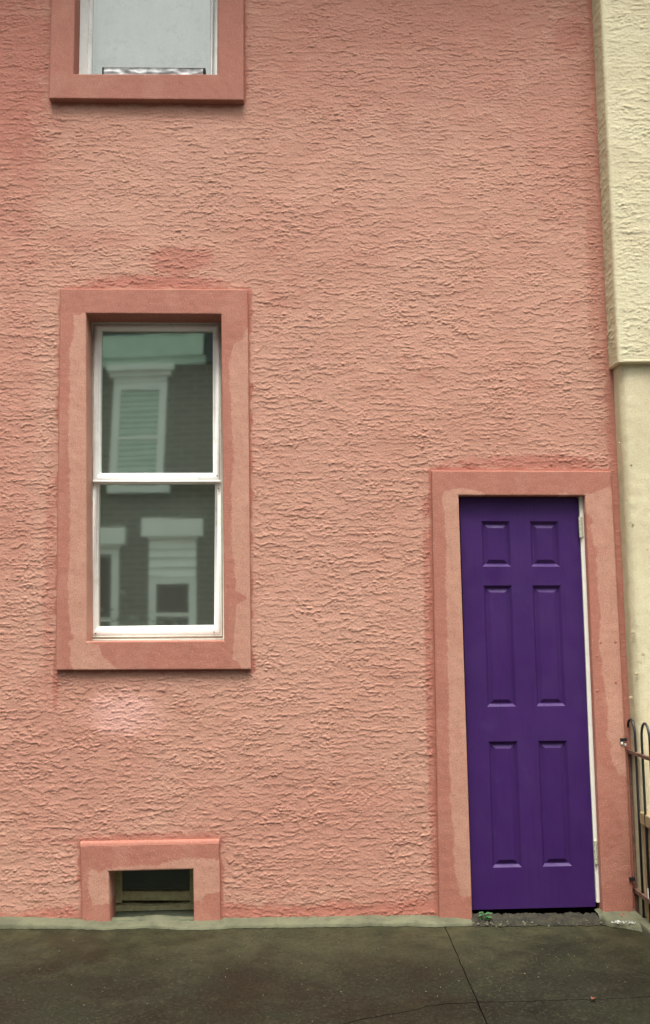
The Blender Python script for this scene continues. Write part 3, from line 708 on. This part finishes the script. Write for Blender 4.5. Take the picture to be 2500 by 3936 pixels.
# ---------- mortar fillet where the wall meets the pavement
def fillet(name, ptsT, yT, ptsB, parent, m, seed, n_=160):
    xs0, xs1 = ptsT[0][0], ptsT[-1][0]; vs = []
    T_ = [(onY(u, v, yT).x, onY(u, v, yT).z) for u, v in ptsT]; B_ = [(onZ(u, v, 0.0).x, onZ(u, v, 0.0).y) for u, v in ptsB]
    x0, x1 = T_[0][0], T_[-1][0]
    for i in range(n_ + 1):
        x = x0 + (x1 - x0) * i / n_
        zt_ = np.interp(x, [p[0] for p in T_], [p[1] for p in T_]) + .0045 * mnoise.noise((x * 9, 3, seed)) + .0045 * mnoise.noise((x * 40, 8, seed))
        yb_ = np.interp(x, [p[0] for p in B_], [p[1] for p in B_]) + .008 * mnoise.noise((x * 11, 1, seed)) + .006 * mnoise.noise((x * 45, 1, seed))
        zt_ = max(zt_ - GZ(x), 0.012); yb_ = min(yb_, yT - .02)
        for t in (0, .12, .5, .86, .95, 1.0):
            y = yT + .06 - (0.06 if t > 0 else 0) + (yb_ - yT) * max(0, (t - .0)); 
            z = zt_ + .004 if t == 0 else zt_ * (1 - t ** 1.5 * .55) if t < .9 else (zt_ * .33 if t < .97 else -.004)
            vs.append((x, y + .0015 * mnoise.noise((x * 30, t * 8, seed)), z + GZ(x) + .0012 * mnoise.noise((x * 34, t * 9, seed + 4))))
    k = 6
    fs = [(i * k + j, i * k + k + j, i * k + k + 1 + j, i * k + 1 + j) for i in range(n_) for j in range(k - 1)]
    return MB().add(vs, fs).build(name, m, parent, smooth=True)
fillet('mortar_fillet', [(-300, 3532), (0, 3532), (300, 3540), (420, 3548), (600, 3536), (760, 3545), (900, 3538), (1100, 3534), (1500, 3528), (1640, 3527), (1770, 3531), (1822, 3545)], -0.030,
       [(-300, 3566), (0, 3568), (250, 3568), (400, 3573), (560, 3566), (760, 3574), (900, 3566), (1250, 3562), (1500, 3558), (1680, 3561), (1790, 3558), (1840, 3553)], house, M_mortar, 2, 220)
# broken threshold under the door
vs_ = []; n = 180
xa, xb = XZ(1806, 3500, 0)[0], XZ(2340, 3500, 0)[0]
for i in range(n + 1):
    x = xa + (xb - xa) * i / n
    h0 = .014 + .006 * mnoise.noise((x * 14, 2, 9)) + .009 * mnoise.noise((x * 50, 2, 9)) + .004 * mnoise.noise((x * 130, 2, 9))
    for y, z in ((0.019, h0 + .010), (0.0, h0 + .010), (-0.03, h0 * .8 + .006 + .005 * mnoise.noise((x * 60, 4, 1))), (-0.055, h0 * .45 + .003 + .005 * mnoise.noise((x * 40, 7, 2))), (-0.085 + .015 * mnoise.noise((x * 17, 7, 3)), -0.003)):
        vs_.append((x, y, z + GZ(x)))
M_thr = plain('mossy threshold', (0.024, 0.020, 0.011), 0.95, 0.7, 30, 110, 0.006, dirt=(0.014, 0.022, 0.005), dirt_amt=0.8)
MB().add(vs_, [(i * 5 + j, i * 5 + 5 + j, i * 5 + 6 + j, i * 5 + 1 + j) for i in range(n) for j in range(4)]).build('threshold', M_thr, house, smooth=True)
fillet('mortar_fillet', [(2300, 3512), (2340, 3505), (2400, 3503), (2450, 3508)], -0.030, [(2290, 3530), (2330, 3556), (2400, 3566), (2470, 3580)], house, M_mortar, 5, 50)

# ================================================================== CREAM HOUSE next door
cream = empty('cream_house', (2.6, 0, 0))
tag(cream, 'cream stucco neighbour house at the right with a smooth lower wall', 'house')
xr1, xr2 = PXc, XZ(2360, 1470, 0)[0]
def corner_sheet(name, xret, yfront, rad, z0, z1, x1, rel, seed, step=(0.006, 0.0046)):
    """left return + rounded corner + front face, as one relief sheet"""
    la = -yfront + 0.02 - rad; lb = rad * math.pi / 2; lc = x1 - xret - rad
    s = np.concatenate([np.arange(0, la, step[0]), la + np.linspace(0, lb, max(4, int(lb / step[0]) + 2)), la + lb + np.arange(step[0], lc, step[0])])
    z = np.arange(z0, z1, step[1]) if rel else np.linspace(z0, z1, max(2, int((z1 - z0) / 0.012)))
    S, Zz = np.meshgrid(s, z)
    ang = np.clip((S - la) / rad, 0, math.pi / 2)
    bx = np.where(S < la, xret, np.where(S < la + lb, xret + rad - rad * np.cos(ang), xret + rad + (S - la - lb)))
    by = np.where(S < la, 0.02 - S, np.where(S < la + lb, yfront + rad - rad * np.sin(ang), yfront))
    nxx = -np.cos(ang); nyy = -np.sin(ang)
    if rel:
        h = trowel(S * 1.0, Zz, seed, 1.0)
        h *= 0.35 + 0.65 * sstep(0.0, 0.05, np.abs(S - la - lb * .5))
        h *= sstep(0.0, 0.05, Zz - z0)
    else: h = 0.0011 * pn(S * 25, Zz * 25, seed) + 0.0006 * pn(S * 70, Zz * 70, seed + 1) + 0.002 * pn(S * 4, Zz * 3, seed + 2)
    bx = bx + nxx * h; by = by + nyy * h
    ii = np.arange(S.size).reshape(S.shape)
    F = np.stack([ii[:-1, :-1], ii[:-1, 1:], ii[1:, 1:], ii[1:, :-1]], -1).reshape(-1, 4)
    fr = np.clip(0.55 * (S < la + lb * .6) * 0.6 + 0.25 * sstep(-.1, .6, pn(S * 5, Zz * 2, seed + 5)), 0, 1) * (0.5 if rel else 0.9)  # left return and corner darkened: side shade put into the colour; rest random
    return mesh_np(name, np.stack([bx, by, Zz], -1).reshape(-1, 3), F, M_cream, cream, {'coat_shade': fr, 'chalk': np.zeros(S.size), 'crest': sstep(0.0034, 0.0065, h)}, smooth=True)  # ridge tops here also carry painted highlights
zl = XZ(2343, 1418, -0.0)[1]
corner_sheet('upper_wall', xr1, -0.135, 0.014, zl, 5.8, 2.75, True, 90)
corner_sheet('lower_wall', xr2, -0.105, 0.045, -0.12, zl + 0.004, 2.75, False, 95)
# rounded lip that ends the upper stucco
lip = MB(); pts = [(xr1 + .004, 0.02, zl + .004), (xr1 + .004, -0.115, zl + .004), (xr1 + .02, -0.131, zl + .004), (2.75, -0.131, zl + .004)]
lip.tube([(xr1 + .010, 0.02, zl + .006), (xr1 + .010, -0.105, zl + .006), (xr1 + .016, -0.120, zl + .006), (xr1 + .032, -0.125, zl + .006), (2.75, -0.125, zl + .006)], 0.0125, 10)
lip.build('lip', M_cream, cream, smooth=True)
MB().box(xr2 + .02, 2.75, -0.1, 0.3, zl + 0.003, zl + 0.006).build('soffit', M_cream, cream)
MB().box(2.75, 6.5, -0.105, 0.3, -0.05, 6.09).box(1.76, 2.75, -0.10, 0.3, 5.8, 6.09).build('wall', M_cream, cream)
MB().box(1.70, 6.5, -0.70, 0.3, 6.10, 6.28).build('cornice', M_bwhite, cream)  # out-of-view overhang added to shade the neighbour's upper wall
M_pock = plain('cream pock', (0.40, 0.335, 0.20), 0.9, 0.2, 60)
for (u, v, r) in ((2435, 2430, 9), (2475, 2515, 9), (2449, 2590, 8), (2427, 2682, 7), (2434, 2015, 5), (2490, 2112, 4), (2382, 1702, 4), (2429, 1785, 5)):
    p = onY(u, v, -0.106); rr = r / 790
    vs_ = [(p.x, -0.1085, p.z)] + [(p.x + rr * math.cos(k * math.pi / 5), -0.1045, p.z + rr * math.sin(k * math.pi / 5)) for k in range(10)]
    MB().add(vs_, [(0, 1 + k, 1 + (k + 1) % 10) for k in range(10)]).build('pock', M_pock, cream, smooth=True)

# stone stoop of the neighbour
sp = onY(2459, 3120, -0.11)
stoop = empty('stone_stoop', (sp.x + .5, -0.6, 0))
tag(stoop, 'tan stone stoop block behind the black railing at the right edge', 'stoop')
def bevbox(x0, x1, y0, y1, z0, z1, b=0.008):
    bm = bmesh.new(); bmesh.ops.create_cube(bm, size=1)
    for v in bm.verts: v.co = Vector(((x0 + x1) / 2 + v.co.x * (x1 - x0), (y0 + y1) / 2 + v.co.y * (y1 - y0), (z0 + z1) / 2 + v.co.z * (z1 - z0)))
    bmesh.ops.bevel(bm, geom=list(bm.edges), offset=b, segments=2, affect='EDGES', profile=0.6)
    mb = MB(); bm.verts.index_update(); mb.add([v.co for v in bm.verts], [tuple(v.index for v in f.verts) for f in bm.faces]); bm.free(); return mb
bevbox(sp.x + .012, sp.x + 1.3, -1.0, -0.106, -0.12, sp.z - 0.062).build('block', M_stone, stoop)
bevbox(sp.x, sp.x + 1.32, -1.03, -0.106, sp.z - 0.060, sp.z).build('step_slab', M_stone, stoop)
bevbox(sp.x + .15, sp.x + 1.3, -1.32, -1.002, -0.12, sp.z * .5).build('step', M_stone, stoop)

# ================================================================== IRON RAILING running out from the wall
RX = 1.712
rl = empty('iron_railing', (RX, -0.5, 0))
tag(rl, 'black hooped iron railing with rusty rails beside the purple door', 'railing')
h1 = onX(2425, 2766, RX); ztop = h1.z
def yat(u): return onX(u, 2900, RX).y
# legs of the first and second hoop as they stand
ya, yb2, yc, yd = yat(2418), yat(2446), yat(2471), yat(2500)
pitch = (yc - ya); wd = yb2 - ya
for k in range(7):
    y0 = ya + pitch * k; y1 = y0 + wd; r = abs(wd) / 2; ym = (y0 + y1) / 2
    pts = [(RX, y0, -0.05), (RX, y0, 0.5)] + [(RX, ym + r * math.cos(a), ztop - r * 1.5 + 1.5 * r * math.sin(a)) for a in np.linspace(0, math.pi, 15)] + [(RX, y1, 0.5), (RX, y1, -0.05)]
    MB().tube(pts, 0.0062, 8).build('hoop', M_iron, rl, smooth=True)
ra = onX(2400, 2846, RX); rb = onX(2500, 2950, RX)
def rail(pa, v_off, z, y1, th=.010, hh=.016):
    mb = MB(); n = 30; vs = []
    for i in range(n + 1):
        y = 0.012 + (y1 - 0.012) * i / n; w_ = .002 * mnoise.noise((y * 30, z, 2))
        vs += [(RX - th + w_, y, z - hh / 2 + w_), (RX + th + w_, y, z - hh / 2), (RX + th, y, z + hh / 2 + w_), (RX - th, y, z + hh / 2)]
    mb.add(vs, [(i * 4 + a, i * 4 + (a + 1) % 4, i * 4 + 4 + (a + 1) % 4, i * 4 + 4 + a) for i in range(n) for a in range(4)] + [(0, 3, 2, 1), tuple(n * 4 + k for k in range(4))])
    return mb
zr = onX(2440, 2895, RX).z
rail(None, 0, zr, ya + pitch * 6 + wd - .05).build('rail', M_rust, rl)
zr2 = onX(2455, 3428, RX).z
MB().box(RX - .006, RX + .006, ya + .002, -.006, -0.06, zr - .012).build('post', M_rust, rl)
rail(None, 0, zr2, ya + pitch * 6 + wd - .05, .012, .018).build('rail', M_rust, rl)
# wall sockets in which the rails end
for (u0_, u1_, v0_, v1_) in ((2386, 2411, 2838, 2850), (2420, 2441, 3373, 3386)):
    p, q = onY(u0_, v1_, -0.03), onY(u1_, v0_, -0.03)
    MB().box(p.x, q.x, -0.034, -0.002, p.z, q.z).build('bracket', M_iron, rl)
for (u, v, m_) in ((2392, 2857, M_jamb), (2405, 2863, M_crumb)):
    p = onY(u, v, -0.03); bb = bevbox(p.x - .005, p.x + .005, -0.034, -0.024, p.z - .006, p.z + .006, .002); bb.build('paint_chip', m_, rl)
p0 = onX(2468, 3396, RX - .003); p1 = onX(2472, 3436, RX - .003)
pa = Vector((RX - .0068, ya + pitch, p0.z)); 
MB().box(RX - .0078, RX - .0045, ya + pitch - .004, ya + pitch + .001, p1.z, p0.z).build('bare_patch', M_chip, rl)
# concrete kerb that carries the railing
kb = bevbox(RX - .045, RX + .06, -1.1, -0.02, -0.12, GZ(RX) + 0.032, .012)
kbo = kb.build('railing_kerb', M_mortar); tag(kbo, 'low grey concrete footing under the iron railing', 'footing')

# ================================================================== OPPOSITE SIDE OF THE STREET (seen in the panes)
OY = -12.0; VIR = 2 * (FY + 0.028) - OY          # its mirror image lies this far behind the wall
def opp(u, v): p = onY(u, v, VIR); return p.x, p.z
def opp_house(x0, x1, label, zc):
    h = empty('brick_house', ((x0 + x1) / 2, OY, 0)); tag(h, label, 'house', )
    return h
A = opp_house(0, 0, 'dark brick row house with white window hoods, mirrored in the ground floor window', 0)
zc0 = opp(600, 1405)[1]; zc1 = opp(600, 1292)[1]
xE = opp(775, 1500)[0]
XL, XR_ = -9.0, 8.0
MB().box(XL, XR_, OY - 6, OY, 0, zc0).build('wall', M_brick, A)
MB().box(XL, xE, OY - 1, OY + .12, zc0 + .14, zc1).box(XL, xE + .05, OY - 1, OY + .06, zc0, zc0 + .137).build('cornice', M_bshade, A)
MB().box(xE + .055, XR_, OY - 1, OY + .1, zc0 + .003, zc1).build('fascia', M_slate, A)
MB().box(XL, XR_, OY - 6, OY - .05, zc1 + .004, zc1 + 3.4).build('added_shade_roof', M_slate, A)  # dark roof made up and raised to cut sky light on the lower wall
def far_window(hs, x0, x1, z0, z1, hood, blind, header=0.0):
    """white cased window: opening x0..x1, z0..z1"""
    wn = empty('window', (0, 0, 0), hs); wn.location = Vector((x0, OY, z0)) - world_of(hs)
    b = MB(); c = .13
    b.box(x0 - c, x0, OY, OY + .07, z0, z1 + c).box(x1, x1 + c, OY, OY + .07, z0, z1 + c).box(x0, x1, OY, OY + .07, z1, z1 + c)
    b.build('casing', M_bwhite, wn)
    hx0, hx1 = x0 - c - .12, x1 + c + .12; zh = z1 + c + header
    hb = MB()
    if hood == 3:
        hb.box(hx0, hx1, OY, OY + .22, zh + .20, zh + .30).box(hx0 + .05, hx1 - .05, OY, OY + .15, zh + .10, zh + .197).box(hx0 + .12, hx1 - .12, OY, OY + .09, zh + .003, zh + .097)
    else: hb.box(hx0, hx1, OY, OY + .20, zh + .05, zh + .36).box(hx0 + .1, hx1 - .1, OY, OY + .12, zh + .003, zh + .047)
    hb.build('hood', M_bwhite, wn)
    MB().box(hx0 + .05, hx1 - .05, OY, OY + .16, z0 - .14, z0 - .003).build('sill', M_bwhite, wn)
    if header > 0:
        nb = max(2, int(header / .15))
        for k in range(nb):
            za = z1 + c + .004 + (header - .006) * k / nb; zb_ = z1 + c + (header - .006) * (k + 1) / nb
            MB().add([(x0 - c, OY + .09, za), (x1 + c, OY + .09, za), (x1 + c, OY + .04, zb_), (x0 - c, OY + .04, zb_), (x0 - c, OY, za), (x1 + c, OY, za)], [(0, 1, 2, 3), (0, 4, 5, 1)]).build('siding_board', M_bwhite, wn)
    MB().add([(x0, OY + .012, z0), (x1, OY + .012, z0), (x1, OY + .012, z1), (x0, OY + .012, z1)], [(0, 1, 2, 3)]).build('pane', M_fglass, wn)
    MB().box(x0, x1, OY + .014, OY + .05, (z0 + z1) / 2 - .03, (z0 + z1) / 2 + .03).build('meeting_rail', M_bwhite, wn)
    if blind:
        n = int((z1 - z0) / .1)
        for k in range(n):
            za = z1 - .1 * (k + 1); 
            if k < n * blind: MB().add([(x0, OY + .030, za), (x1, OY + .030, za), (x1, OY + .014, za + .090), (x0, OY + .014, za + .090)], [(0, 1, 2, 3)]).build('blind_slat', M_bshade, wn)
    return wn
m_, t_, b_ = mat('far glass'); b_.inputs['Base Color'].default_value = (0.015, 0.02, 0.017, 1); b_.inputs['Roughness'].default_value = 0.08
M_fglass = m_
# window rectangles measured in the reflection
x0, z1 = opp(470, 1490); x1, _ = opp(630, 1490); _, z0 = opp(550, 1883)
_, zw = opp(540, 1494)
far_window(A, opp(462, 1750)[0], opp(612, 1750)[0], opp(550, 1868)[1], opp(540, 1498)[1], 3, 1.0)
zs0 = 1.0
far_window(A, opp(601, 2330)[0], opp(727, 2330)[0], zs0, opp(660, 2245)[1], 1, 0, header=opp(660, 2085)[1] - opp(660, 2228)[1])
far_window(A, opp(310, 2330)[0], opp(428, 2330)[0], 0.35, opp(400, 2135)[1], 1, 0)
W1 = opp(462, 1750)[0]
for dx_ in (-4.6, -2.3, 2.3, 4.6):
    far_window(A, W1 + dx_, W1 + dx_ + .75, opp(550, 1868)[1], opp(540, 1498)[1], 3, 0.5)
# small street shrub in front of it
tx, tz_ = opp(510, 2330)
tree = empty('street_shrub', (tx, OY + .8, 0)); tag(tree, 'leafy shrub by the house fronts mirrored in the lower pane', 'shrub')
MB().tube([(tx, OY + .8, 0), (tx + .05, OY + .8, .7), (tx, OY + .85, 1.0)], [.05, .04, .02], 7).build('trunk', M_bark, tree)
vs_, fs_ = [], []; R2 = random.Random(5)
for k in range(420):
    c = Vector((R2.gauss(0, .42), R2.gauss(0, .35), R2.gauss(0, .38))); c += Vector((tx, OY + .85, 0.95)); 
    if c.z < .25: continue
    a = Vector((R2.uniform(-1, 1), R2.uniform(-1, 1), R2.uniform(-1, 1))).normalized(); b = a.cross(Vector((R2.uniform(-1, 1), R2.uniform(-1, 1), .3))).normalized()
    i = len(vs_); s_ = R2.uniform(.04, .08); vs_ += [c - a * s_, c + b * s_ * .5, c + a * s_, c - b * s_ * .5]; fs_.append((i, i + 1, i + 2, i + 3))
MB().add(vs_, fs_).build('crown', M_crown, tree)

# ================================================================== SMALL THINGS ON THE GROUND
wp = onY(1857, 3535, -0.05); wp.z = 0.016 + GZ(wp.x)
weed = empty('weed', wp); tag(weed, 'small bright green weed sprouting at the left foot of the purple door', 'weed')
R3 = random.Random(11)
def leafmesh(p, d, up, L, W):
    s = d.cross(up).normalized(); vs = []; n = 5
    for k in range(n + 1):
        t = k / n; ww = W * math.sin(math.pi * (0.08 + .9 * t)) ; c = p + d * (L * t) + up * (-.35 * L * t * t)
        vs += [c - s * ww + up * ww * .3, c, c + s * ww + up * ww * .3]
    return vs, [(k * 3 + j, k * 3 + 3 + j, k * 3 + 4 + j, k * 3 + 1 + j) for k in range(n) for j in range(2)]
for k in range(12):
    az = R3.uniform(0, 6.28); base = wp + Vector((R3.uniform(-.028, .028), R3.uniform(-.012, .012), 0)); hgt_ = R3.uniform(.006, .036)
    top = base + Vector((math.cos(az) * .008, math.sin(az) * .008, hgt_))
    MB().tube([base, (base + top) / 2, top], .0009, 5).build('stem', M_leaf, weed)
    for j in range(2):
        a2 = az + j * 2.6 + R3.uniform(-.5, .5)
        d = Vector((math.cos(a2), math.sin(a2) - .2, R3.uniform(.1, .7))).normalized()
        v_, f_ = leafmesh(top, d, Vector((0, -.3, .95)).normalized(), R3.uniform(.012, .019), R3.uniform(.004, .007))
        MB().add(v_, f_).build('leaf', M_leaf, weed, smooth=True)
def dead(u, v, label, L, az, z=.004):
    p = onZ(u, v, z); o = empty('dead_leaf', p)
    d = Vector((math.cos(az), math.sin(az), .15)).normalized()
    v_, f_ = leafmesh(Vector(p), d, Vector((0, -.2, 1)).normalized(), L, L * .33)
    v_ = [Vector(q) + Vector((0, 0, .35 * L * abs(mnoise.noise(Vector(q) * 60)) + .002)) for q in v_]
    me = MB().add([tuple(Vector(q) - Vector(p)) for q in v_], f_)
    bpy.data.objects.remove(o)
    o = me.build('dead_leaf', M_dead, None, smooth=True); o.location = p
    tag(o, label, 'leaf'); return o
dead(2388, 3528, 'curled brown leaf on the white crumbs at the right foot of the door surround', .045, .3, .03)
dead(2276, 3845, 'tiny reddish dead leaf on the crack in the pavement, nearest the street', .028, .8)
def crumbs(name, label, spots, n, smin, smax, m, z, cat):
    R4 = random.Random(hash(name) % 999 if False else len(name)); mb = MB()
    for k in range(n):
        (u, v, su, sv) = R4.choice(spots); p = onZ(R4.gauss(u, su), R4.gauss(v, sv), z)
        if p.y > -0.015: p.y = -0.015
        s = R4.uniform(smin, smax); 
        vs = [Vector((math.cos(a) * R4.uniform(.6, 1.1), math.sin(a) * R4.uniform(.6, 1.1), -.3)) * s + p for a in (0, 1.05, 2.1, 3.14, 4.2, 5.2)]
        vs += [p + (q - p) * .55 + Vector((0, 0, s * R4.uniform(.45, .9))) for q in vs]
        mb.add(vs, [(i, (i + 1) % 6, (i + 1) % 6 + 6, i + 6) for i in range(6)] + [(6, 7, 8, 9, 10, 11)])
    o = mb.build(name, m); tag(o, label, cat, kind='stuff'); return o
crumbs('plaster_crumbs', 'white crumbled plaster in front of the right door band', [(2400, 3545, 18, 3), (2375, 3543, 10, 3), (2430, 3547, 8, 2)], 46, .002, .005, M_crumb, .026, 'crumbs')
crumbs('rubble', 'grey mortar crumbs along the broken door threshold', [(1890, 3550, 35, 8), (2000, 3545, 70, 10), (2200, 3540, 60, 10), (2260, 3530, 40, 8)], 70, .002, .008, M_rubble, .008, 'rubble')
crumbs('grit', 'pale grit scattered over the dark pavement', [(600, 3750, 500, 110), (1700, 3720, 500, 110), (2100, 3700, 300, 80)], 260, .0008, .0028, M_grit, .001, 'grit')
